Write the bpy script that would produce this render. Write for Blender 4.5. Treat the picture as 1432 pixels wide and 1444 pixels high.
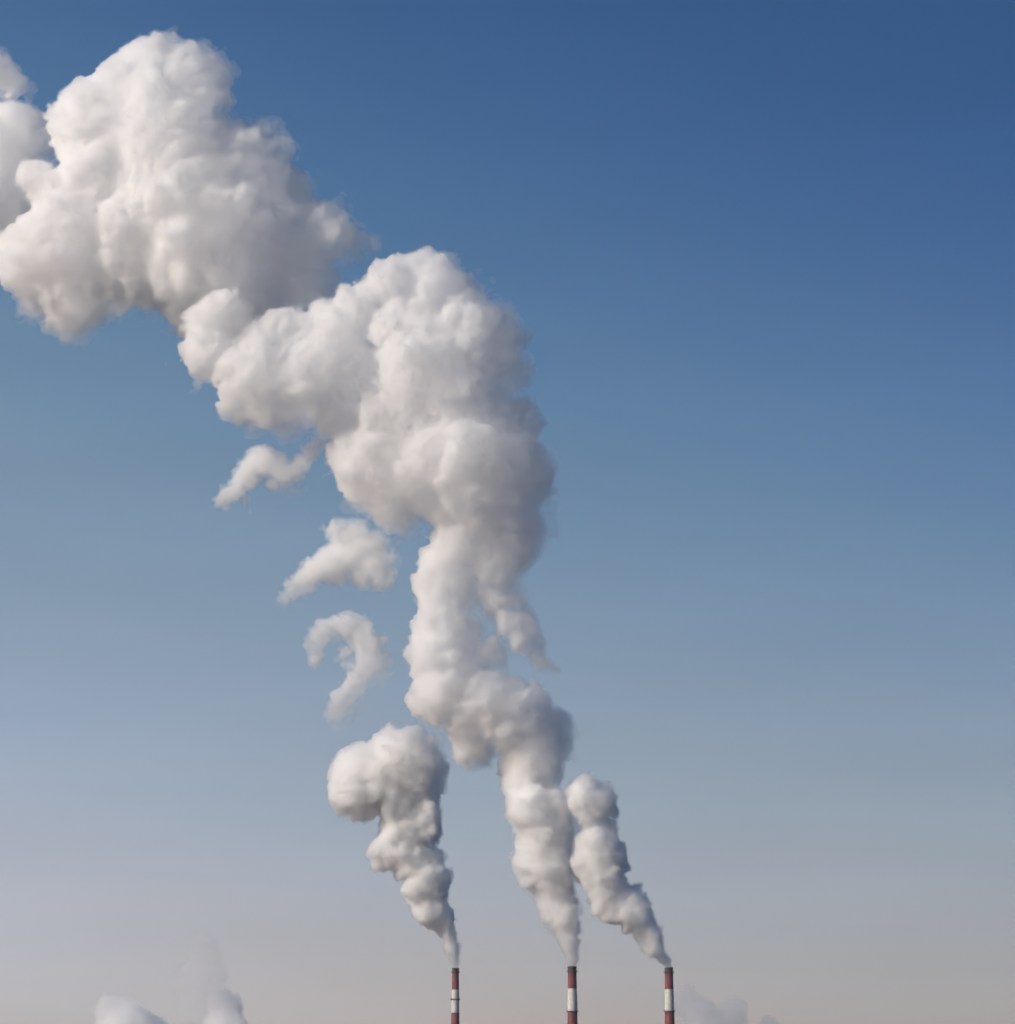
import bpy, bmesh, math, random
import numpy as np
import openvdb
from mathutils import Vector, Matrix

random.seed(4)
for o in list(bpy.data.objects):
    bpy.data.objects.remove(o)
scene = bpy.context.scene
COL = scene.collection

# ------------------------------------------------------------------ camera
# distances in metres; the photograph's pixels (1432 x 1444) are only used to lay out directions
W, H, F = 1432.0, 1444.0, 3520.0
CX, CY = W / 2, H / 2
PITCH = math.radians(14.31)
CAM_Z = 2.0
STACK_Y = 2464.0                       # distance to the power plant

cam_d = bpy.data.cameras.new('camera')
cam = bpy.data.objects.new('camera', cam_d)
COL.objects.link(cam)
cam.location = (0, 0, CAM_Z)
cam.rotation_euler = (math.radians(90) + PITCH, 0, 0)
cam_d.sensor_fit = 'HORIZONTAL'
cam_d.sensor_width = 36.0
cam_d.lens = 36.0 * F / W
cam_d.clip_start = 1.0
cam_d.clip_end = 90000.0
scene.camera = cam

def at(px, py, Y):
    """world x and z where the view through photo pixel (px, py) meets the vertical plane y = Y"""
    u = (np.asarray(px, float) - CX) / F
    v = (CY - np.asarray(py, float)) / F
    c, s = math.cos(PITCH), math.sin(PITCH)
    dy = c - s * v
    dz = s + c * v
    return u / dy * Y, CAM_Z + dz / dy * Y

# ------------------------------------------------------------------ sun and sky
SUN_EL = math.radians(28)
SUN_AZ = math.radians(-119)             # measured from the view direction (+Y), minus = to the left
sun_dir = Vector((math.sin(SUN_AZ) * math.cos(SUN_EL), math.cos(SUN_AZ) * math.cos(SUN_EL), math.sin(SUN_EL)))
sun_d = bpy.data.lights.new('sun', 'SUN')
sun_d.energy = 2.9
sun_d.angle = math.radians(0.5)
sun_d.color = (1.0, 0.885, 0.735)
sun = bpy.data.objects.new('sun', sun_d)
COL.objects.link(sun)
sun.rotation_euler = sun_dir.to_track_quat('Z', 'Y').to_euler()
sun.location = (-300, 0, 400)

world = bpy.data.worlds.new('World')
scene.world = world
world.use_nodes = True
nt = world.node_tree
nt.nodes.clear()
sky = nt.nodes.new('ShaderNodeTexSky')
sky.sky_type = 'NISHITA'
sky.sun_disc = False
sky.sun_elevation = SUN_EL
sky.sun_rotation = SUN_AZ
sky.altitude = 100
sky.air_density = 1.0
sky.dust_density = 1.6
sky.ozone_density = 1.5
# winter air: the sky pales towards the low horizon and towards the sun's side (world directions only)
TILT = math.radians(16.7)
SKY_ROWS = [-183, 25, 250, 416, 565, 800, 935, 1060, 1280, 1440, 1610]
SKY_GAIN = [(0.131, 0.456, 0.747), (0.187, 0.512, 0.814), (0.321, 0.619, 0.859), (0.466, 0.722, 0.89), (0.62, 0.812, 0.91), (0.853, 0.91, 0.929), (0.975, 0.947, 0.941), (1.066, 0.968, 0.962), (1.269, 1.058, 1.102), (1.452, 1.123, 1.19), (1.633, 1.284, 1.468)]
def sky_s(y):
    v = (CY - y) / F
    d = Vector((0, math.cos(PITCH) - math.sin(PITCH) * v, math.sin(PITCH) + math.cos(PITCH) * v)).normalized()
    return d.z * math.cos(TILT)
tc = nt.nodes.new('ShaderNodeTexCoord')
dot = nt.nodes.new('ShaderNodeVectorMath')
dot.operation = 'DOT_PRODUCT'
dot.inputs[1].default_value = (math.sin(TILT), 0, math.cos(TILT))
nt.links.new(tc.outputs['Generated'], dot.inputs[0])
ramp = nt.nodes.new('ShaderNodeValToRGB')
ramp.color_ramp.interpolation = 'CARDINAL'
els = ramp.color_ramp.elements
while len(els) > 1: els.remove(els[-1])
for i, (y, c) in enumerate(sorted(zip(SKY_ROWS, SKY_GAIN), reverse=True)):
    e = els[0] if i == 0 else els.new(sky_s(y))
    e.position = sky_s(y)
    e.color = (c[0] / 4, c[1] / 4, c[2] / 4, 1)
nt.links.new(dot.outputs['Value'], ramp.inputs['Fac'])
mul = nt.nodes.new('ShaderNodeVectorMath')
mul.operation = 'MULTIPLY'
nt.links.new(sky.outputs['Color'], mul.inputs[0])
nt.links.new(ramp.outputs['Color'], mul.inputs[1])
bg = nt.nodes.new('ShaderNodeBackground')
bg.inputs['Strength'].default_value = 0.4                   # the ramp holds a quarter of the gain: 0.1 in effect
wo = nt.nodes.new('ShaderNodeOutputWorld')
# faint streaks of high thin cloud, so thin that they only tint the blue
smap = nt.nodes.new('ShaderNodeMapping')
smap.inputs['Rotation'].default_value = (0, math.radians(-17), 0)
smap.inputs['Scale'].default_value = (5.0, 5.0, 34.0)
nt.links.new(tc.outputs['Generated'], smap.inputs['Vector'])
snz = nt.nodes.new('ShaderNodeTexNoise')
snz.inputs['Scale'].default_value = 1.0
snz.inputs['Detail'].default_value = 5
snz.inputs['Roughness'].default_value = 0.55
nt.links.new(smap.outputs['Vector'], snz.inputs['Vector'])
smr = nt.nodes.new('ShaderNodeMapRange')
smr.inputs['From Min'].default_value = 0.3
smr.inputs['From Max'].default_value = 0.7
smr.inputs['To Min'].default_value = 0.968
smr.inputs['To Max'].default_value = 1.032
nt.links.new(snz.outputs['Fac'], smr.inputs['Value'])
streak = nt.nodes.new('ShaderNodeVectorMath')
streak.operation = 'MULTIPLY'
# paler on the sun's side, deeper away from it
sx = nt.nodes.new('ShaderNodeSeparateXYZ')
nt.links.new(tc.outputs['Generated'], sx.inputs['Vector'])
sxr = nt.nodes.new('ShaderNodeMapRange')
sxr.interpolation_type = 'SMOOTHSTEP'
sxr.inputs['From Min'].default_value = -0.42
sxr.inputs['From Max'].default_value = 0.42
nt.links.new(sx.outputs['X'], sxr.inputs['Value'])
side = nt.nodes.new('ShaderNodeMix')
side.data_type = 'RGBA'
side.inputs['A'].default_value = (1.09, 1.19, 1.16, 1)
side.inputs['B'].default_value = (0.91, 0.81, 0.84, 1)
nt.links.new(sxr.outputs['Result'], side.inputs['Factor'])
sided = nt.nodes.new('ShaderNodeVectorMath')
sided.operation = 'MULTIPLY'
nt.links.new(mul.outputs['Vector'], sided.inputs[0])
nt.links.new(side.outputs['Result'], sided.inputs[1])
nt.links.new(sided.outputs['Vector'], streak.inputs[0])
nt.links.new(smr.outputs['Result'], streak.inputs[1])
nt.links.new(streak.outputs['Vector'], bg.inputs['Color'])
nt.links.new(bg.outputs['Background'], wo.inputs['Surface'])

scene.view_settings.view_transform = 'Standard'
scene.view_settings.look = 'None'
scene.view_settings.exposure = 0.0
scene.view_settings.gamma = 1.0
cy = scene.cycles
cy.use_denoising = True
cy.max_bounces = 52
cy.volume_bounces = 36
cy.diffuse_bounces = 3
cy.transparent_max_bounces = 128
cy.use_adaptive_sampling = True
cy.adaptive_threshold = 0.05
cy.adaptive_min_samples = 16
cy.time_limit = 600

# ------------------------------------------------------------------ helpers
def tag(o, label=None, cat=None, group=None, kind=None):
    if label: o['label'] = label
    if cat: o['category'] = cat
    if group: o['group'] = group
    if kind: o['kind'] = kind
    return o

def link_mesh(name, me, mat, parent=None):
    o = bpy.data.objects.new(name, me)
    COL.objects.link(o)
    if mat: me.materials.append(mat)
    if parent: o.parent = parent
    return o

def smoke_material(name, density, film=0.0, aniso=0.5, colour=(0.9995, 0.9995, 0.9995)):
    m = bpy.data.materials.new(name)
    m.use_nodes = True
    n = m.node_tree.nodes
    l = m.node_tree.links
    n.clear()
    out = n.new('ShaderNodeOutputMaterial')
    if film:
        tr = n.new('ShaderNodeBsdfTransparent')
        df = n.new('ShaderNodeBsdfDiffuse')
        df.inputs['Color'].default_value = (0.85, 0.85, 0.85, 1)
        mx = n.new('ShaderNodeMixShader')
        mx.inputs[0].default_value = film
        l.new(tr.outputs[0], mx.inputs[1])
        l.new(df.outputs[0], mx.inputs[2])
        l.new(mx.outputs[0], out.inputs['Surface'])
    pv = n.new('ShaderNodeVolumePrincipled')
    pv.inputs['Color'].default_value = (*colour, 1)
    pv.inputs['Anisotropy'].default_value = aniso
    pv.inputs['Density'].default_value = density
    l.new(pv.outputs[0], out.inputs['Volume'])
    return m

def smoke_set(name, outer, middle, inner, skin=None, jet=None, g=0.5):
    """thin rim, body and dense core of one kind of smoke"""
    return [smoke_material(name + '_rim', outer, film=0.003, aniso=g), smoke_material(name + '_body', middle, aniso=g), smoke_material(name + '_core', inner, aniso=g), smoke_material(name + '_skin', skin or inner, aniso=g), smoke_material(name + '_jet', jet or inner, aniso=g)]

# ------------------------------------------------------------------ billowing smoke
def grow(blobs, rng, levels=3, shrink=0.90, rmin=2.2, kids=(34, 12, 6), lump=(0.13, 0.36)):
    """from the main lumps of a plume grow ever smaller puffs over its outside, like a cauliflower"""
    b = np.array([(x, d, -y, r) for x, y, r, d in blobs], float)
    b[:, 3] *= shrink
    every = [b]
    parents = b
    for lv in range(levels):
        n = kids[lv]
        P = np.repeat(parents, n, axis=0)
        dirs = rng.normal(size=(len(P), 3))
        dirs /= np.linalg.norm(dirs, axis=1)[:, None]
        f = rng.uniform(lump[0], lump[1], len(P)) if lv == 0 else rng.uniform(0.25, 0.5, len(P))
        r = P[:, 3] * f
        c = P[:, :3] + dirs * (P[:, 3] - 0.45 * r)[:, None]
        keep = r > rmin
        c, r = c[keep], r[keep]
        allb = np.concatenate(every)
        tip = c
        out = np.ones(len(c), bool)
        for i0 in range(0, len(c), 4000):
            q = tip[i0:i0 + 4000]
            d = np.sqrt(((q[:, None, :] - allb[None, :, :3]) ** 2).sum(2)) - allb[None, :, 3]
            out[i0:i0 + 4000] = d.min(1) > -0.62 * r[i0:i0 + 4000]
        parents = np.concatenate([c[out], r[out, None]], 1)
        every.append(parents)
    return np.concatenate(every)

def upsample(n_out, n_cells, origin):
    """cubic B-spline interpolation matrix from a lattice to n_out grid points"""
    t = (np.arange(n_out) + origin) / n_cells
    i = np.floor(t).astype(int)
    f = t - i
    w = np.stack([(1 - f) ** 3, 3 * f ** 3 - 6 * f ** 2 + 4, -3 * f ** 3 + 3 * f ** 2 + 3 * f + 1, f ** 3], 1) / 6
    lo = i.min()
    M = np.zeros((n_out, i.max() - lo + 4), np.float32)
    for k in range(4):
        M[np.arange(n_out), i - lo + k] += w[:, k]
    return M

class Noise:
    """smooth value noise on a regular grid, read out in any sub-box"""
    def __init__(self, shape, cell, rng):
        self.ms = [upsample(n, cell, rng.uniform(0, cell)) for n in shape]
        self.lat = rng.uniform(-1, 1, [m.shape[1] for m in self.ms]).astype(np.float32)

    def __call__(self, i0, i1):
        lat, ms = self.lat, []
        for ax in range(3):
            m = self.ms[ax][i0[ax]:i1[ax]]
            used = np.flatnonzero(m.any(0))
            c0, c1 = used[0], used[-1] + 1
            ms.append(m[:, c0:c1])
            lat = np.take(lat, np.arange(c0, c1), axis=ax)
        a = np.tensordot(ms[0], lat, (1, 0))
        a = np.tensordot(a, ms[1], (1, 1))
        a = np.tensordot(a, ms[2], (1, 1))
        return a * np.float32(2.2)

def smoke_mesh(blobs, seed, voxel, levels=3, rough=1.0, rmin=1.6, shrink=0.9, fringe=(1.5, 22.0), fringe_y=(1340, 650), jet_y=None, skin_depth=18.0, deep=2.0, lump=(0.13, 0.36), sizes=None, even=False, crisp=True):
    rng = np.random.default_rng(seed)
    bl = [(b + (rng.uniform(-0.3, 0.3) * b[2],)) if len(b) == 3 else b for b in blobs]
    S = grow(bl, rng, levels=levels, rmin=rmin, shrink=shrink, lump=lump)
    S = S[np.argsort(-S[:, 3])]
    band = 28.0
    lo = (S[:, :3] - S[:, 3:]).min(0) - band - 2 * voxel
    hi = (S[:, :3] + S[:, 3:]).max(0) + band + 2 * voxel
    n = np.ceil((hi - lo) / voxel).astype(int)
    wn = [Noise(n, 24 / voxel, rng), Noise(n, 11 / voxel, rng)]
    fn = [(Noise(n, c / voxel, rng), c, a) for c, a in (sizes or ((55, 4.0), (28, 6.5), (13, 7.0), (6.5, 4.0), (3.4, 1.8), (2.0, 0.7))) if c > 1.7 * voxel]
    grids = []
    for _ in range(5 if jet_y else 4):
        g = openvdb.FloatGrid(band)
        g.transform = openvdb.createLinearTransform(voxelSize=1.0)
        grids.append(g)
    sh = max(1, int(12 / voxel))
    step = 128
    for z0 in range(0, n[2], step):
        za, zb = max(0, z0 - sh), min(n[2], z0 + step + sh)
        zlo, zhi = lo[2] + za * voxel, lo[2] + zb * voxel
        near = (S[:, 2] + S[:, 3] + band > zlo) & (S[:, 2] - S[:, 3] - band < zhi)
        if not near.any(): continue
        T = S[near]
        j0 = np.maximum(np.floor(((T[:, :2] - T[:, 3:]).min(0) - band - lo[:2]) / voxel).astype(int), 0)
        j1 = np.minimum(np.ceil(((T[:, :2] + T[:, 3:]).max(0) + band - lo[:2]) / voxel).astype(int) + 1, n[:2])
        b0 = np.array([j0[0], j0[1], za]); b1 = np.array([j1[0], j1[1], zb])
        o = lo + b0 * voxel
        D = np.full(b1 - b0, band, np.float32)
        for x, y, z, r in T:
            c = np.array((x, y, z))
            m = r + min(band, 0.6 * r + 20)
            i0 = np.maximum(np.floor((c - m - o) / voxel).astype(int), 0)
            i1 = np.minimum(np.ceil((c + m - o) / voxel).astype(int) + 1, D.shape)
            if (i1 <= i0).any(): continue
            gx, gy, gz = [((o[q] + np.arange(i0[q], i1[q]) * voxel - c[q]) ** 2).astype(np.float32) for q in range(3)]
            d = np.sqrt(gx[:, None, None] + gy[None, :, None] + gz[None, None, :]) - np.float32(r)
            sl = tuple(slice(p, q) for p, q in zip(i0, i1))
            a = D[sl]
            k = np.float32(0.30 * r + 0.5)
            h = np.maximum(k - np.abs(a - d), 0) / k
            D[sl] = np.minimum(a, d) - h * h * k * np.float32(0.25)
        # the shaded, drifting side (right and below) is more frayed than the sunlit one
        soft = np.zeros_like(D)
        soft[sh:-sh] += D[2 * sh:] - D[:-2 * sh]
        soft[:, :, sh:-sh] += np.float32(0.6) * (D[:, :, :-2 * sh] - D[:, :, 2 * sh:])
        k0, k1 = z0 - za, min(n[2], z0 + step) - za
        D = D[:, :, k0:k1]; soft = soft[:, :, k0:k1]
        b0 = np.array([b0[0], b0[1], za + k0]); b1 = b0 + D.shape
        soft = np.clip(0.5 + soft / 50.0, 0.12, 1.0)
        zz = -(lo[2] + np.arange(b0[2], b1[2]) * voxel)              # photo row of every layer
        young = np.clip((zz - fringe_y[1]) / (fringe_y[0] - fringe_y[1]), 0, 1).astype(np.float32)
        grown = (1 - young)[None, None, :]
        fresh = np.clip((1364 - zz) / 70, 0.12, 0.9).astype(np.float32)[None, None, :]      # smooth jet at the chimney's mouth
        fresh = np.maximum(fresh, 0.3 + 0.7 * grown) if not even else np.ones_like(fresh)
        wisp = wn[0](b0, b1) + np.float32(0.5) * wn[1](b0, b1)
        wisp = np.clip(0.45 + 0.9 * wisp, 0, 1.3) * soft
        fray = np.zeros_like(D)
        D0 = D.copy()
        for N, cell, amp in fn:
            nz = N(b0, b1)
            D -= np.float32(amp * rough) * (np.abs(nz) - np.float32(0.35)) * (0.3 + 0.7 * grown if cell > 20 else fresh)
            if cell < 20: fray += np.float32(amp) * nz
        reach = (fringe[0] + (fringe[1] - fringe[0]) * grown) * wisp
        fray *= np.clip(wisp, 0, 1) * (0.2 + 0.8 * grown)
        outer = np.maximum(D - np.minimum(reach + np.float32(1.1) * fray, 23), D0 - 23)     # no loose specks
        middle = np.maximum(D - np.float32(0.45) * reach + np.float32(0.9) * fray, outer + np.float32(0.5))
        inner = D + np.float32(0.8) + deep * soft * (0.25 + 0.75 * grown) + np.float32(0.75) * reach
        inner = np.maximum(inner, middle + np.float32(0.5))          # the shells never touch
        # the sunlit side keeps a crisp dense skin; so does the young jet over the chimney
        skin = np.maximum(D + np.float32(1.0), middle + np.float32(0.4)) + np.clip(soft - 0.3, 0, 1) * np.float32(30)
        skin = np.maximum(skin, -(D + np.float32(skin_depth)))
        layers = [outer, middle, inner, skin] if crisp else [outer, middle, inner]
        if jet_y:                                                     # dense young steam straight above the chimney's mouth
            jet = np.maximum(inner, D + np.float32(0.9)) + np.float32(0.35) + np.clip((jet_y - zz) * 0.12, 0, 60).astype(np.float32)[None, None, :]
            layers[3] = np.maximum(skin, jet * 0 + np.clip((zz - jet_y) * 0.12, -60, 60).astype(np.float32)[None, None, :])
            layers.append(jet)
        for g, A in zip(grids, layers):
            A = np.clip(A, -6, 6).astype(np.float32) * np.float32(band / 6)
            g.copyFromArray(A, ijk=tuple(int(v) for v in b0))
    P, Q, M, base = [], [], [], 0
    for i, g in enumerate(grids):
        pts, quads = g.convertToQuads(0.0)
        if not len(quads): continue
        P.append(pts * voxel + lo)
        Q.append(quads.astype(np.int64) + base)
        M.append(np.full(len(quads), i, np.int32))
        base += len(pts)
    pts, quads, mats = np.concatenate(P), np.concatenate(Q), np.concatenate(M)
    print('smoke', n, len(S), len(quads))
    return pts[:, 0], pts[:, 1], -pts[:, 2], quads, mats

def build_mesh(name, co, quads, idx, mats):
    me = bpy.data.meshes.new(name)
    me.vertices.add(len(co))
    me.vertices.foreach_set('co', co.astype(np.float32).ravel())
    nq = len(quads)
    me.loops.add(nq * 4)
    me.loops.foreach_set('vertex_index', quads.astype(np.int32).ravel())
    me.polygons.add(nq)
    me.polygons.foreach_set('loop_start', np.arange(0, nq * 4, 4, dtype=np.int32))
    me.polygons.foreach_set('use_smooth', np.ones(nq, bool))
    for m in mats: me.materials.append(m)
    me.polygons.foreach_set('material_index', idx)
    me.update(calc_edges=True)
    return link_mesh(name, me, None)

def smoke(name, blobs, seed, mats, voxel=1.5, Y=STACK_Y, label='', cat='smoke plume', group=None, **kw):
    px, dep, py, quads, idx = smoke_mesh(blobs, seed, voxel, **kw)
    s = Y / STACK_Y * 0.69                               # metres per photo pixel there
    wy = Y + dep * s
    wx, wz = at(px, py, wy)
    base = np.array((wx.mean(), Y, wz.min()))
    o = build_mesh(name, np.stack([wx, wy, wz], 1) - base, quads, idx, mats)
    o.location = base
    return tag(o, label, cat, group)

MAIN = [(807,1361,7.8,0),(806.3,1350,10.6,0),(804.5,1338,13.6,0),(801.5,1327,16,0),(799,1317,19,0),(795,1300,24,0),(791,1290,27,0),(793,1282,24,0),(785,1265,31),(783,1242,33),
 (768,1218,45),(738,1215,20),(735,1235,12),(765,1190,46),(770,1165,46),(755,1140,45),(750,1110,43),(747,1085,42),(756,1065,44),(762,1048,44),
 (765,1030,43),(720,1010,52),(745,1000,38),(640,970,58),(625,985,45),(690,990,52),(668,1050,34),(665,1020,40),
 (628,925,50),(640,900,40),(692,925,28),(622,870,36),(626,898,40),(622,848,41),(626,825,44),(632,805,45),(640,785,45),(655,755,45),
 (699,830,31),(694,800,35),(714,855,30),(727,880,28),(737,905,24),(742,914,15),(750,923,13),(757,929,11),(764,934,10),(771,938,8),(778,941,7),(785,943,5),
 (685,770,45),(705,770,50),(700,740,55),(720,755,45),
 (598,388,38),(560,400,36),(540,410,30),(510,430,30),(500,428,24),(482,458,38),(505,450,36),(620,410,45),(640,440,55),(660,480,70),(600,450,70),(690,510,45),(560,460,45),
 (600,520,80),(640,560,75),(560,600,85),(540,650,70),(600,650,90),(660,640,85),(700,660,70),(725,680,50),(550,700,45),(560,720,34),(640,690,60),
 (690,700,65),(720,600,40),(582,495,26,-78),(560,505,16,-75),(606,483,14,-82),(580,560,70),(505,640,45),
 (440,480,48),(400,470,42),(375,475,36),(470,500,55),(500,530,60),(430,530,55),(370,530,55),(385,565,48),(340,520,45),(300,490,44),(285,510,30),
 (290,455,28),(310,440,26),(330,440,30),(345,560,35),(320,575,18),(450,560,30),(480,580,40)]
LEFT = [(642.6,1363,6.2,0),(641.5,1354,8.4,0),(639.5,1346,10.2,0),(637,1337,12,0),(634,1326,12.5,0),(629,1312,16,0),(622,1298,20,0),(608,1284,28),(603,1262,32),(600,1238,36),
 (545,1203,28),(578,1208,36),(597,1215,28),(575,1170,40),(600,1150,26),(570,1150,34),
 (512,1088,48),(500,1115,36),(490,1128,24),(508,1138,24),(575,1068,50),(600,1080,32),(590,1100,36),(540,1100,45),(588,1122,38),(560,1128,34),(600,1165,28)]
RIGHT = [(943.3,1362,7.2,0),(940.5,1355,9.4,0),(935,1350,10,0),(922,1336,17,0),(918,1322,18,0),(908,1310,22,0),(895,1290,27),(895,1275,25),(880,1270,28),(862,1275,26),(850,1280,18),
 (855,1250,32),(847,1220,41),(845,1195,36),(842,1165,28),(833,1130,35),(813,1127,21),(850,1125,22),(862,1145,14)]
UPPER = [(222,102,54),(265,112,52),(195,112,48),(285,130,38),(160,112,32),(122,142,30),(100,165,34),(118,178,36),(150,170,60),(230,180,85),(300,235,75),(345,232,58),(372,222,36),(335,205,34),
 (400,270,36),(260,260,100),(160,240,85),(110,210,35),(60,245,25),(40,250,24),(75,270,40),(190,330,100),(100,340,85),(60,350,60),(30,370,45),(100,400,60),
 (100,440,35),(60,400,45),(180,370,65),(280,340,95),(350,310,85),(400,320,50),(440,320,38),(455,328,38),(478,331,32),(497,334,21),(510,334,12),(420,380,50),(430,400,40),(330,390,70),
 (270,400,45),(360,420,60),(310,430,45),(285,450,42),(262,430,36),(330,460,40),(305,285,28,-80),(340,280,20,-85)]
EDGE = [(8,112,25),(15,122,20),(-10,100,30),(20,190,52),(50,175,25),(-20,200,60),(10,240,55),(-10,300,60),(-40,250,80)]

# ------------------------------------------------------------------ ground, haze
def plain_material(name, col, rough=0.8):
    m = bpy.data.materials.new(name)
    m.use_nodes = True
    b = m.node_tree.nodes['Principled BSDF']
    b.inputs['Base Color'].default_value = (*col, 1)
    b.inputs['Roughness'].default_value = rough
    return m

def snow_material():
    m = plain_material('snowy_ground', (0.5, 0.5, 0.5), 0.9)
    n, l = m.node_tree.nodes, m.node_tree.links
    tc = n.new('ShaderNodeTexCoord')
    nz = n.new('ShaderNodeTexNoise'); nz.inputs['Scale'].default_value = 0.004; nz.inputs['Detail'].default_value = 8
    rp = n.new('ShaderNodeValToRGB')
    rp.color_ramp.elements[0].position = 0.38; rp.color_ramp.elements[0].color = (0.78, 0.79, 0.81, 1)
    rp.color_ramp.elements[1].position = 0.6; rp.color_ramp.elements[1].color = (0.90, 0.905, 0.92, 1)
    l.new(tc.outputs['Object'], nz.inputs['Vector']); l.new(nz.outputs['Fac'], rp.inputs['Fac'])
    l.new(rp.outputs['Color'], b_in(m, 'Base Color'))
    return m

def b_in(m, name):
    return m.node_tree.nodes['Principled BSDF'].inputs[name]

def box_mesh(name, lo, hi):
    bm = bmesh.new()
    bmesh.ops.create_cube(bm, size=1.0)
    for v in bm.verts:
        v.co = [l + (c + 0.5) * (h - l) for c, l, h in zip(v.co, lo, hi)]
    me = bpy.data.meshes.new(name)
    bm.to_mesh(me); bm.free()
    return me

bm = bmesh.new()
bmesh.ops.create_grid(bm, x_segments=40, y_segments=40, size=11000)
me = bpy.data.meshes.new('ground'); bm.to_mesh(me); bm.free()
g = link_mesh('ground', me, snow_material())
g.location = (0, 6000, 0)
tag(g, kind='structure')

HAZE = 1.5e-5
if HAZE:
    hm = bpy.data.materials.new('winter_haze')
    hm.use_nodes = True
    hm.node_tree.nodes.clear()
    out = hm.node_tree.nodes.new('ShaderNodeOutputMaterial')
    pv = hm.node_tree.nodes.new('ShaderNodeVolumePrincipled')
    pv.inputs['Color'].default_value = (0.93, 0.95, 1.0, 1)
    pv.inputs['Anisotropy'].default_value = 0.2
    pv.inputs['Density'].default_value = HAZE
    hm.node_tree.links.new(pv.outputs[0], out.inputs['Volume'])
    hz = link_mesh('haze', box_mesh('haze', (-12000, -6000, -1), (12000, 16000, 1250)), hm)
    tag(hz, kind='stuff')

# ------------------------------------------------------------------ chimneys
def paint_material(name, col, worn, soot=0.35):
    m = plain_material(name, col, 0.7)
    n, l = m.node_tree.nodes, m.node_tree.links
    tc = n.new('ShaderNodeTexCoord')
    mp = n.new('ShaderNodeMapping'); mp.inputs['Scale'].default_value = (0.9, 0.9, 0.05)
    nz = n.new('ShaderNodeTexNoise'); nz.inputs['Scale'].default_value = 1.0; nz.inputs['Detail'].default_value = 6; nz.inputs['Roughness'].default_value = 0.65
    rp = n.new('ShaderNodeValToRGB')
    rp.color_ramp.elements[0].position = 0.35; rp.color_ramp.elements[0].color = (*col, 1)
    rp.color_ramp.elements[1].position = 0.75; rp.color_ramp.elements[1].color = (*worn, 1)
    nz2 = n.new('ShaderNodeTexNoise'); nz2.inputs['Scale'].default_value = 0.35; nz2.inputs['Detail'].default_value = 4
    mr = n.new('ShaderNodeMapRange'); mr.inputs['From Min'].default_value = 0.3; mr.inputs['From Max'].default_value = 0.7
    mr.inputs['To Min'].default_value = 1.0 - soot; mr.inputs['To Max'].default_value = 1.05
    mx = n.new('ShaderNodeVectorMath'); mx.operation = 'MULTIPLY'
    l.new(tc.outputs['Object'], mp.inputs['Vector']); l.new(mp.outputs['Vector'], nz.inputs['Vector'])
    l.new(tc.outputs['Object'], nz2.inputs['Vector'])
    l.new(nz.outputs['Fac'], rp.inputs['Fac']); l.new(nz2.outputs['Fac'], mr.inputs['Value'])
    l.new(rp.outputs['Color'], mx.inputs[0]); l.new(mr.outputs['Result'], mx.inputs[1])
    l.new(mx.outputs['Vector'], b_in(m, 'Base Color'))
    return m

RED = paint_material('faded_red_paint', (0.21, 0.042, 0.055), (0.28, 0.09, 0.095))
def sooty(m):
    """a copy of the paint with soot run down from its upper end"""
    m = m.copy()
    m.name = 'sooty_red_paint'
    n, l = m.node_tree.nodes, m.node_tree.links
    src = b_in(m, 'Base Color').links[0].from_socket
    tc = n.new('ShaderNodeTexCoord')
    sep = n.new('ShaderNodeSeparateXYZ')
    l.new(tc.outputs['Generated'], sep.inputs['Vector'])
    mp = n.new('ShaderNodeMapping'); mp.inputs['Scale'].default_value = (1.6, 1.6, 0.04)
    nz = n.new('ShaderNodeTexNoise'); nz.inputs['Detail'].default_value = 5
    l.new(tc.outputs['Object'], mp.inputs['Vector']); l.new(mp.outputs['Vector'], nz.inputs['Vector'])
    ad = n.new('ShaderNodeMath'); ad.operation = 'MULTIPLY_ADD'; ad.inputs[1].default_value = 0.7
    l.new(nz.outputs['Fac'], ad.inputs[0]); l.new(sep.outputs['Z'], ad.inputs[2])
    mr = n.new('ShaderNodeMapRange'); mr.inputs['From Min'].default_value = 0.85; mr.inputs['From Max'].default_value = 1.35
    mr.inputs['To Max'].default_value = 0.85
    l.new(ad.outputs[0], mr.inputs['Value'])
    mx = n.new('ShaderNodeMix'); mx.data_type = 'RGBA'
    l.new(mr.outputs['Result'], mx.inputs['Factor']); l.new(src, mx.inputs['A']); mx.inputs['B'].default_value = (0.05, 0.042, 0.055, 1)
    l.new(mx.outputs['Result'], b_in(m, 'Base Color'))
    return m

RED_SOOTY = sooty(RED)
WHITE = paint_material('white_paint', (0.72, 0.72, 0.69), (0.55, 0.54, 0.50), 0.2)
CONCRETE = paint_material('bare_concrete', (0.34, 0.33, 0.31), (0.24, 0.23, 0.22))
SOOT = paint_material('sooty_rim', (0.045, 0.04, 0.042), (0.07, 0.055, 0.055))
STEEL = plain_material('dark_steel', (0.05, 0.048, 0.05), 0.6)
LAMP = plain_material('red_lamp_glass', (0.25, 0.02, 0.02), 0.3)

def ring(bm, prof, seg=64):
    """turn a closed profile of (radius, height) round the z axis"""
    rows = [[bm.verts.new((r * math.cos(2 * math.pi * k / seg), r * math.sin(2 * math.pi * k / seg), z)) for k in range(seg)] for r, z in prof]
    for a, b in zip(rows, rows[1:] + rows[:1]):
        for k in range(seg):
            f = bm.faces.new((a[k], a[(k + 1) % seg], b[(k + 1) % seg], b[k]))
            f.smooth = False

def bar(bm, p, q, w):
    p, q = Vector(p), Vector(q)
    d = q - p
    m = Matrix.Translation((p + q) / 2) @ d.to_track_quat('Z', 'Y').to_matrix().to_4x4() @ Matrix.Diagonal((w, w, d.length, 1))
    bmesh.ops.create_cube(bm, size=1.0, matrix=m)

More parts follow.
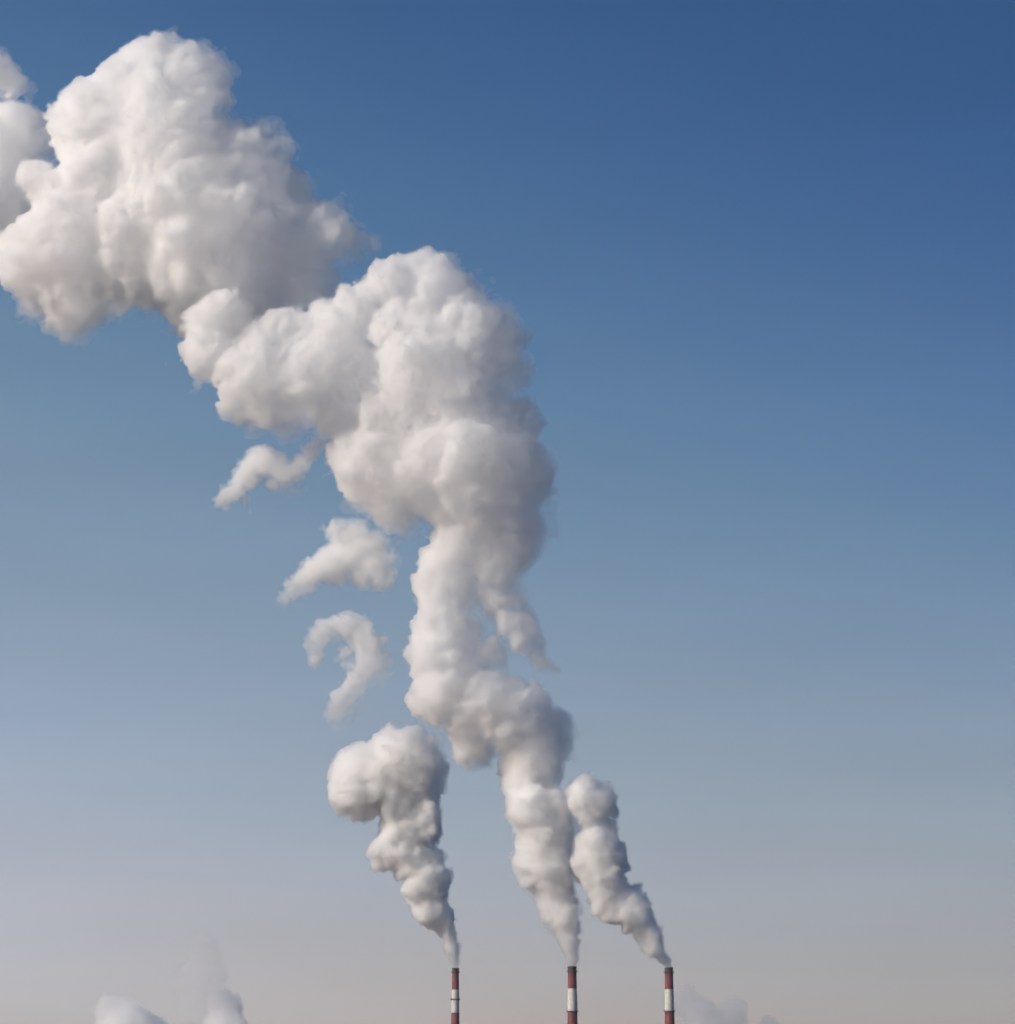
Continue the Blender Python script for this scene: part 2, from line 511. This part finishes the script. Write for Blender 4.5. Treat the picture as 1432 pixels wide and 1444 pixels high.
def part(name, bm, mat, parent, smooth=False):
    bmesh.ops.recalc_face_normals(bm, faces=bm.faces[:])
    me = bpy.data.meshes.new(name)
    bm.to_mesh(me); bm.free()
    if smooth:
        me.polygons.foreach_set('use_smooth', [True] * len(me.polygons))
        me.set_sharp_from_angle(angle=math.radians(40))
    return link_mesh(name, me, mat, parent)

def chimney(px, py_top, Y, w_top, w_low, cuts, galleries, label, ladder=None, lamp=None):
    """cuts: photo rows where the paint changes, red first; galleries: (photo row, projection, thickness) of the walkways"""
    x, ztop = at(px, py_top, Y)
    x, ztop = float(x), float(ztop)
    mpp = float(at(px + 10, py_top, Y)[0] - x) / 10.0
    zrow = lambda row: float(at(px, row, Y)[1])
    root = bpy.data.objects.new('chimney', None)
    COL.objects.link(root)
    root.location = (x, Y, 0)
    root.empty_display_size = 10
    tag(root, label, 'chimney', 'chimneys of the power plant')
    r_top, r_low = w_top * mpp / 2, w_low * mpp / 2
    z_low = zrow(1444)
    slope = (r_low - r_top) / (ztop - z_low)
    R = lambda z: r_top + (ztop - z) * slope * (1.0 if z > z_low else 1.0)
    zs = [zrow(c) for c in cuts]
    h = zs[-2] - zs[-1]
    while zs[-1] - h > 40: zs.append(zs[-1] - h)
    edges = [ztop - 1.6] + zs
    for i in range(len(edges) - 1):
        z1, z0 = edges[i], edges[i + 1]
        bm = bmesh.new()
        ring(bm, [(R(z1), z1), (R(z0), z0), (R(z0) - 0.5, z0), (R(z1) - 0.5, z1)])
        part('red_band' if i % 2 == 0 else 'white_band', bm, (RED_SOOTY if i == 0 else RED) if i % 2 == 0 else WHITE, root, True)
    z0 = edges[-1]
    bm = bmesh.new()
    ring(bm, [(R(z0), z0), (R(0) + 0.8, 0), (R(0), 0), (R(z0) - 0.5, z0)])
    part('concrete_shaft', bm, CONCRETE, root, True)
    bm = bmesh.new()
    zt = ztop - 1.6
    ring(bm, [(R(zt) + 0.28, zt), (R(zt) + 0.28, ztop - 0.15), (R(zt) + 0.12, ztop), (R(zt) - 0.75, ztop), (R(zt) - 0.75, ztop - 12), (R(zt) - 0.52, ztop - 12), (R(zt) - 0.52, zt)])
    part('rim', bm, SOOT, root, True)
    for row, out, th in galleries:
        z = zrow(row)
        r = R(z)
        bm = bmesh.new()
        ring(bm, [(r + 0.01, z), (r + out, z), (r + out, z - th), (r + 0.01, z - th)])
        for k in range(16):
            a = 2 * math.pi * k / 16
            c, s_ = math.cos(a), math.sin(a)
            bar(bm, ((r - 0.05) * c, (r - 0.05) * s_, z - th - 0.7), ((r + out * 0.9) * c, (r + out * 0.9) * s_, z - th), 0.10)
        gal = part('gallery', bm, STEEL, root)
        bm = bmesh.new()
        ro = r + out - 0.08
        for k in range(32):
            a = 2 * math.pi * k / 32
            bar(bm, (ro * math.cos(a), ro * math.sin(a), z), (ro * math.cos(a), ro * math.sin(a), z + 1.1), 0.05)
        for hgt in (0.55, 1.1):
            ring(bm, [(ro - 0.03, z + hgt - 0.03), (ro + 0.03, z + hgt - 0.03), (ro + 0.03, z + hgt + 0.03), (ro - 0.03, z + hgt + 0.03)], 48)
        part('railing', bm, STEEL, gal)
        if out > 0.7:
            for a in (200, 290, 20, 110):
                a = math.radians(a)
                bm = bmesh.new()
                m = Matrix.Translation((ro * math.cos(a), ro * math.sin(a), z + 1.35)) @ Matrix.Diagonal((0.16, 0.16, 0.26, 1))
                bmesh.ops.create_uvsphere(bm, u_segments=12, v_segments=8, radius=1.0, matrix=m)
                bar(bm, (ro * math.cos(a), ro * math.sin(a), z + 0.9), (ro * math.cos(a), ro * math.sin(a), z + 1.2), 0.14)
                part('warning_lamp', bm, LAMP, gal, True)
    if ladder:
        ang, row0, row1 = ladder
        a = math.radians(ang)
        z1, z0 = zrow(row0), zrow(row1)
        bm = bmesh.new()
        c, s_ = math.cos(a), math.sin(a)
        for side in (-0.35, 0.35):
            bar(bm, (((R(z1) + 0.3) * c - side * s_), ((R(z1) + 0.3) * s_ + side * c), z1), (((R(z0) + 0.3) * c - side * s_), ((R(z0) + 0.3) * s_ + side * c), z0), 0.09)
        z = z0
        while z < z1:
            r = R(z) + 0.3
            bar(bm, (r * c + 0.35 * s_, r * s_ - 0.35 * c, z), (r * c - 0.35 * s_, r * s_ + 0.35 * c, z), 0.05)
            z += 0.4
        z = z0 + 0.6
        while z < z1:
            r = R(z) + 0.3
            hoop = [(r * c + 0.4 * math.cos(t) * -s_ + 0.75 * math.sin(t) * c, r * s_ + 0.4 * math.cos(t) * c + 0.75 * math.sin(t) * s_, z) for t in [math.pi * q / 6 for q in range(7)]]
            for p, q in zip(hoop, hoop[1:]): bar(bm, p, q, 0.06)
            z += 0.9
        part('ladder', bm, STEEL, root)
    if lamp:
        ang, row = lamp
        z = zrow(row); a = math.radians(ang); r = R(z)
        bm = bmesh.new()
        m = Matrix.Translation(((r + 0.25) * math.cos(a), (r + 0.25) * math.sin(a), z)) @ Matrix.Rotation(a, 4, 'Z')
        bmesh.ops.create_cube(bm, size=1.0, matrix=m @ Matrix.Diagonal((0.5, 1.3, 1.5, 1)))
        bmesh.ops.bevel(bm, geom=bm.edges[:], offset=0.08, segments=1, affect='EDGES')
        part('hatch', bm, SOOT, root)
    return root

chimney(642.7, 1365.5, 2750.0, 9.2, 11.6, (1396, 1429, 1462), ((1371.2, 1.1, 0.5), (1409.2, 1.3, 0.7), (1429, 0.35, 0.3)),
        'thinnest banded chimney, on the left, with a walkway around its white band')
chimney(807.2, 1363.3, 2464.0, 12.0, 14.2, (1394.6, 1426.2, 1458), ((1370, 1.2, 0.5), (1426.2, 1.1, 0.6)),
        'red and white banded chimney in the middle, smoking beneath the tallest plume', ladder=(-20, 1402, 1426))
chimney(943.6, 1364.7, 2452.0, 11.4, 13.8, (1395.6, 1426, 1458), ((1371.3, 1.2, 0.5), (1426.2, 1.0, 0.6)),
        'red and white chimney on the right with a dark hatch below its white band', lamp=(-128, 1430))

# ------------------------------------------------------------------ the smoke
MAIN = [(807,1361,7.8,0),(806.3,1350,10.6,0),(804.5,1338,13.6,0),(801.5,1327,16,0),(799,1317,19,0),(795,1300,24,0),(791,1290,27,0),(793,1282,24,0),(785,1265,31),(783,1242,33),
 (768,1218,45),(738,1215,20),(735,1235,12),(765,1190,46),(770,1165,46),(755,1140,45),(750,1110,43),(747,1085,42),(756,1065,44),(762,1048,44),
 (765,1030,43),(720,1010,52),(745,1000,38),(640,970,58),(625,985,45),(690,990,52),(668,1050,34),(665,1020,40),
 (628,925,50),(640,900,40),(692,925,28),(622,870,36),(626,898,40),(622,848,41),(626,825,44),(632,805,45),(640,785,45),(655,755,45),
 (699,830,31),(694,800,35),(714,855,30),(727,880,28),(737,905,24),(742,914,15),(750,923,13),(757,929,11),(764,934,10),(771,938,8),(778,941,7),(785,943,5),
 (685,770,45),(705,770,50),(700,740,55),(720,755,45),
 (598,388,38),(560,400,36),(540,410,30),(510,430,30),(500,428,24),(482,458,38),(505,450,36),(620,410,45),(640,440,55),(660,480,70),(600,450,70),(690,510,45),(560,460,45),
 (600,520,80),(640,560,75),(560,600,85),(540,650,70),(600,650,90),(660,640,85),(700,660,70),(725,680,50),(550,700,45),(560,720,34),(640,690,60),
 (690,700,65),(720,600,40),(582,495,26,-78),(560,505,16,-75),(606,483,14,-82),(580,560,70),(505,640,45),
 (440,480,48),(400,470,42),(375,475,36),(470,500,55),(500,530,60),(430,530,55),(370,530,55),(385,565,48),(340,520,45),(300,490,44),(285,510,30),
 (290,455,28),(310,440,26),(330,440,30),(345,560,35),(320,575,18),(450,560,30),(480,580,40)]
LEFT = [(642.6,1363,6.2,0),(641.5,1354,8.4,0),(639.5,1346,10.2,0),(637,1337,12,0),(634,1326,12.5,0),(629,1312,16,0),(622,1298,20,0),(608,1284,28),(603,1262,32),(600,1238,36),
 (545,1203,28),(578,1208,36),(597,1215,28),(575,1170,40),(600,1150,26),(570,1150,34),
 (512,1088,48),(500,1115,36),(490,1128,24),(508,1138,24),(575,1068,50),(600,1080,32),(590,1100,36),(540,1100,45),(588,1122,38),(560,1128,34),(600,1165,28)]
RIGHT = [(943.3,1362,7.2,0),(940.5,1355,9.4,0),(935,1350,10,0),(922,1336,17,0),(918,1322,18,0),(908,1310,22,0),(895,1290,27),(895,1275,25),(880,1270,28),(862,1275,26),(850,1280,18),
 (855,1250,32),(847,1220,41),(845,1195,36),(842,1165,28),(833,1130,35),(813,1127,21),(850,1125,22),(862,1145,14)]
UPPER = [(222,102,54),(265,112,52),(195,112,48),(285,130,38),(160,112,32),(122,142,30),(100,165,34),(118,178,36),(150,170,60),(230,180,85),(300,235,75),(345,232,58),(372,222,36),(335,205,34),
 (400,270,36),(260,260,100),(160,240,85),(110,210,35),(60,245,25),(40,250,24),(75,270,40),(190,330,100),(100,340,85),(60,350,60),(30,370,45),(100,400,60),
 (100,440,35),(60,400,45),(180,370,65),(280,340,95),(350,310,85),(400,320,50),(440,320,38),(455,328,38),(478,331,32),(497,334,21),(510,334,12),(420,380,50),(430,400,40),(330,390,70),
 (270,400,45),(360,420,60),(310,430,45),(285,450,42),(262,430,36),(330,460,40),(305,285,28,-80),(340,280,20,-85)]
EDGE = [(8,112,25),(15,122,20),(-10,100,30),(20,190,52),(50,175,25),(-20,200,60),(10,240,55),(-10,300,60),(-40,250,80)]

# ------------------------------------------------------------------ ground, haze
def plain_material(name, col, rough=0.8):
    m = bpy.data.materials.new(name)
    m.use_nodes = True
    b = m.node_tree.nodes['Principled BSDF']
    b.inputs['Base Color'].default_value = (*col, 1)
    b.inputs['Roughness'].default_value = rough
    return m

def snow_material():
    m = plain_material('snowy_ground', (0.5, 0.5, 0.5), 0.9)
    n, l = m.node_tree.nodes, m.node_tree.links
    tc = n.new('ShaderNodeTexCoord')
    nz = n.new('ShaderNodeTexNoise'); nz.inputs['Scale'].default_value = 0.004; nz.inputs['Detail'].default_value = 8
    rp = n.new('ShaderNodeValToRGB')
    rp.color_ramp.elements[0].position = 0.38; rp.color_ramp.elements[0].color = (0.78, 0.79, 0.81, 1)
    rp.color_ramp.elements[1].position = 0.6; rp.color_ramp.elements[1].color = (0.90, 0.905, 0.92, 1)
    l.new(tc.outputs['Object'], nz.inputs['Vector']); l.new(nz.outputs['Fac'], rp.inputs['Fac'])
    l.new(rp.outputs['Color'], b_in(m, 'Base Color'))
    return m

def b_in(m, name):
    return m.node_tree.nodes['Principled BSDF'].inputs[name]

def box_mesh(name, lo, hi):
    bm = bmesh.new()
    bmesh.ops.create_cube(bm, size=1.0)
    for v in bm.verts:
        v.co = [l + (c + 0.5) * (h - l) for c, l, h in zip(v.co, lo, hi)]
    me = bpy.data.meshes.new(name)
    bm.to_mesh(me); bm.free()
    return me

bm = bmesh.new()
bmesh.ops.create_grid(bm, x_segments=40, y_segments=40, size=11000)
me = bpy.data.meshes.new('ground'); bm.to_mesh(me); bm.free()
g = link_mesh('ground', me, snow_material())
g.location = (0, 6000, 0)
tag(g, kind='structure')

HAZE = 1.5e-5
if HAZE:
    hm = bpy.data.materials.new('winter_haze')
    hm.use_nodes = True
    hm.node_tree.nodes.clear()
    out = hm.node_tree.nodes.new('ShaderNodeOutputMaterial')
    pv = hm.node_tree.nodes.new('ShaderNodeVolumePrincipled')
    pv.inputs['Color'].default_value = (0.93, 0.95, 1.0, 1)
    pv.inputs['Anisotropy'].default_value = 0.2
    pv.inputs['Density'].default_value = HAZE
    hm.node_tree.links.new(pv.outputs[0], out.inputs['Volume'])
    hz = link_mesh('haze', box_mesh('haze', (-12000, -6000, -1), (12000, 16000, 1250)), hm)
    tag(hz, kind='stuff')

# ------------------------------------------------------------------ the smoke
SCRAP_ARCH = [(312,708,11),(322,698,14),(335,690,16),(346,674,20),(360,658,22),(376,650,22),(392,660,20),(404,668,18),(416,664,16),(426,652,15),(436,638,14),(446,626,12),(458,616,8),(345,706,9),(385,680,12)]
SCRAP_WEDGE = [(400,840,9),(412,830,14),(428,818,18),(446,806,23),(466,796,28),(488,785,32),(474,750,18),(498,765,28),(515,775,30),(527,798,27),(538,810,20),(545,818,12),(510,812,20),(480,812,16),(530,765,16)]
SCRAP_HOOK = [(445,928,9),(440,912,11),(447,898,14),(460,887,17),(476,883,18),(492,885,20),(510,895,22),(522,908,22),(522,925,20),(512,942,18),(502,958,17),(491,973,15),(480,985,14),(471,997,11),(467,1007,7),(486,922,11),(492,938,9),(537,905,13),(542,925,11),(532,942,9)]
FAR_A = [(155, 1420, 20.1), (172, 1424, 21.2), (195, 1440, 21.2), (140, 1425, 10.6), (180, 1460, 47.2), (215, 1460, 21.2), (200, 1490, 59.0)]
FAR_B = [(318, 1425, 27.6), (320, 1455, 31.0), (315, 1490, 39.1)]
FAR_C = [(285, 1330, 18.4), (292, 1350, 25.3), (298, 1375, 25.3), (272, 1385, 29.9), (300, 1400, 25.3), (280, 1420, 29.9)]
FAR_D = [(1033, 1430, 24.1), (1010, 1445, 27.6), (985, 1430, 27.6), (970, 1405, 17.2), (960, 1420, 20.7), (1000, 1470, 46.0)]
FAR_E = [(1085, 1452, 19.5), (1095, 1470, 25.3)]

thick = smoke_set('main_smoke', 0.015, 0.032, 0.026, 0.21, 0.27)
dense = smoke_set('young_smoke', 0.04, 0.05, 0.035, 0.15, 0.29)
thin = smoke_set('torn_smoke', 0.014, 0.038, 0.07, 0.07, g=0.0)
far = smoke_set('distant_steam', 0.004, 0.012, 0.018, 0.018, g=0.0)
veil = smoke_set('distant_veil', 0.0014, 0.0026, 0.003, 0.003, g=0.0)
bank = smoke_set('distant_bank', 0.003, 0.006, 0.008, 0.008, g=0.3)
BIG = dict(deep=4, lump=(0.17, 0.40), skin_depth=12.0, sizes=((55, 5.0), (28, 8.0), (13, 9.0), (6.5, 5.0), (3.4, 2.0), (2.0, 0.7)))
PL = 'smoke plumes above the chimneys'
smoke('smoke_plume', MAIN, 21, thick, voxel=1.15, jet_y=1130, group=PL, **BIG,
      label='tallest white plume, climbing from the middle chimney into a broad billowing head')
smoke('smoke_plume', LEFT, 12, dense, voxel=1.0, Y=2750.0, fringe=(1, 5), fringe_y=(1340, 1050), jet_y=1130, lump=(0.18, 0.38), group=PL,
      label='short white plume above the left chimney with a mushroom head bent over to the left')
smoke('smoke_plume', RIGHT, 3, dense, voxel=1.0, Y=2452.0, fringe=(1, 5), fringe_y=(1340, 1050), jet_y=1130, lump=(0.18, 0.38), group=PL,
      label='narrow plume from the right chimney leaning left against the tallest plume')
smoke('steam_cloud', UPPER, 4, thick, voxel=1.3, Y=STACK_Y + 65, **BIG, cat='cloud',
      label='largest white cloud at the upper left, grey along its right side, behind the tallest plume')
smoke('steam_cloud', EDGE, 5, thick, voxel=1.3, Y=STACK_Y + 130, **BIG, cat='cloud',
      label='smaller white cloud cut by the left edge of the picture, beside the largest cloud')
SC = 'torn scraps of smoke'
for blobs, seed, label in ((SCRAP_ARCH, 6, 'thin arched scrap of smoke just under the left arm of the tallest plume'),
                           (SCRAP_WEDGE, 7, 'wedge shaped scrap of smoke between an arched scrap above and a hooked scrap below'),
                           (SCRAP_HOOK, 8, 'hook shaped scrap of smoke floating above the mushroom head of the left plume')):
    smoke('smoke_scrap', blobs, seed, thin, voxel=0.9, Y=STACK_Y + 30, fringe=(14, 14), fringe_y=(1340, 1100), sizes=((28, 3.0), (13, 6.0), (6.5, 5.5), (3.4, 3.5), (2.0, 1.5)), even=True, crisp=False, deep=4, cat='smoke', group=SC, label=label)
FR = 'pale distant steam on the horizon'
for blobs, seed, m, label in ((FAR_A, 9, far, 'pale rounded steam cloud low at the bottom left, sloping down to the right'),
                              (FAR_B, 10, far, 'small round pale steam puff low on the horizon under a faint steam column'),
                              (FAR_C, 11, veil, 'very faint pale steam column hanging above a small round puff at bottom left'),
                              (FAR_D, 12, bank, 'faint bluish grey steam bank low behind the right chimney'),
                              (FAR_E, 13, bank, 'tiny faint grey puff on the bottom edge, right of a steam bank')):
    smoke('distant_steam', blobs, seed, m, voxel=1.0, Y=7200.0, fringe=(2, 4), crisp=False, deep=1.5, lump=(0.2, 0.42), even=True, sizes=((28, 3.0), (13, 4.5), (6.5, 3.5), (3.4, 1.8)), cat='steam', group=FR, label=label)
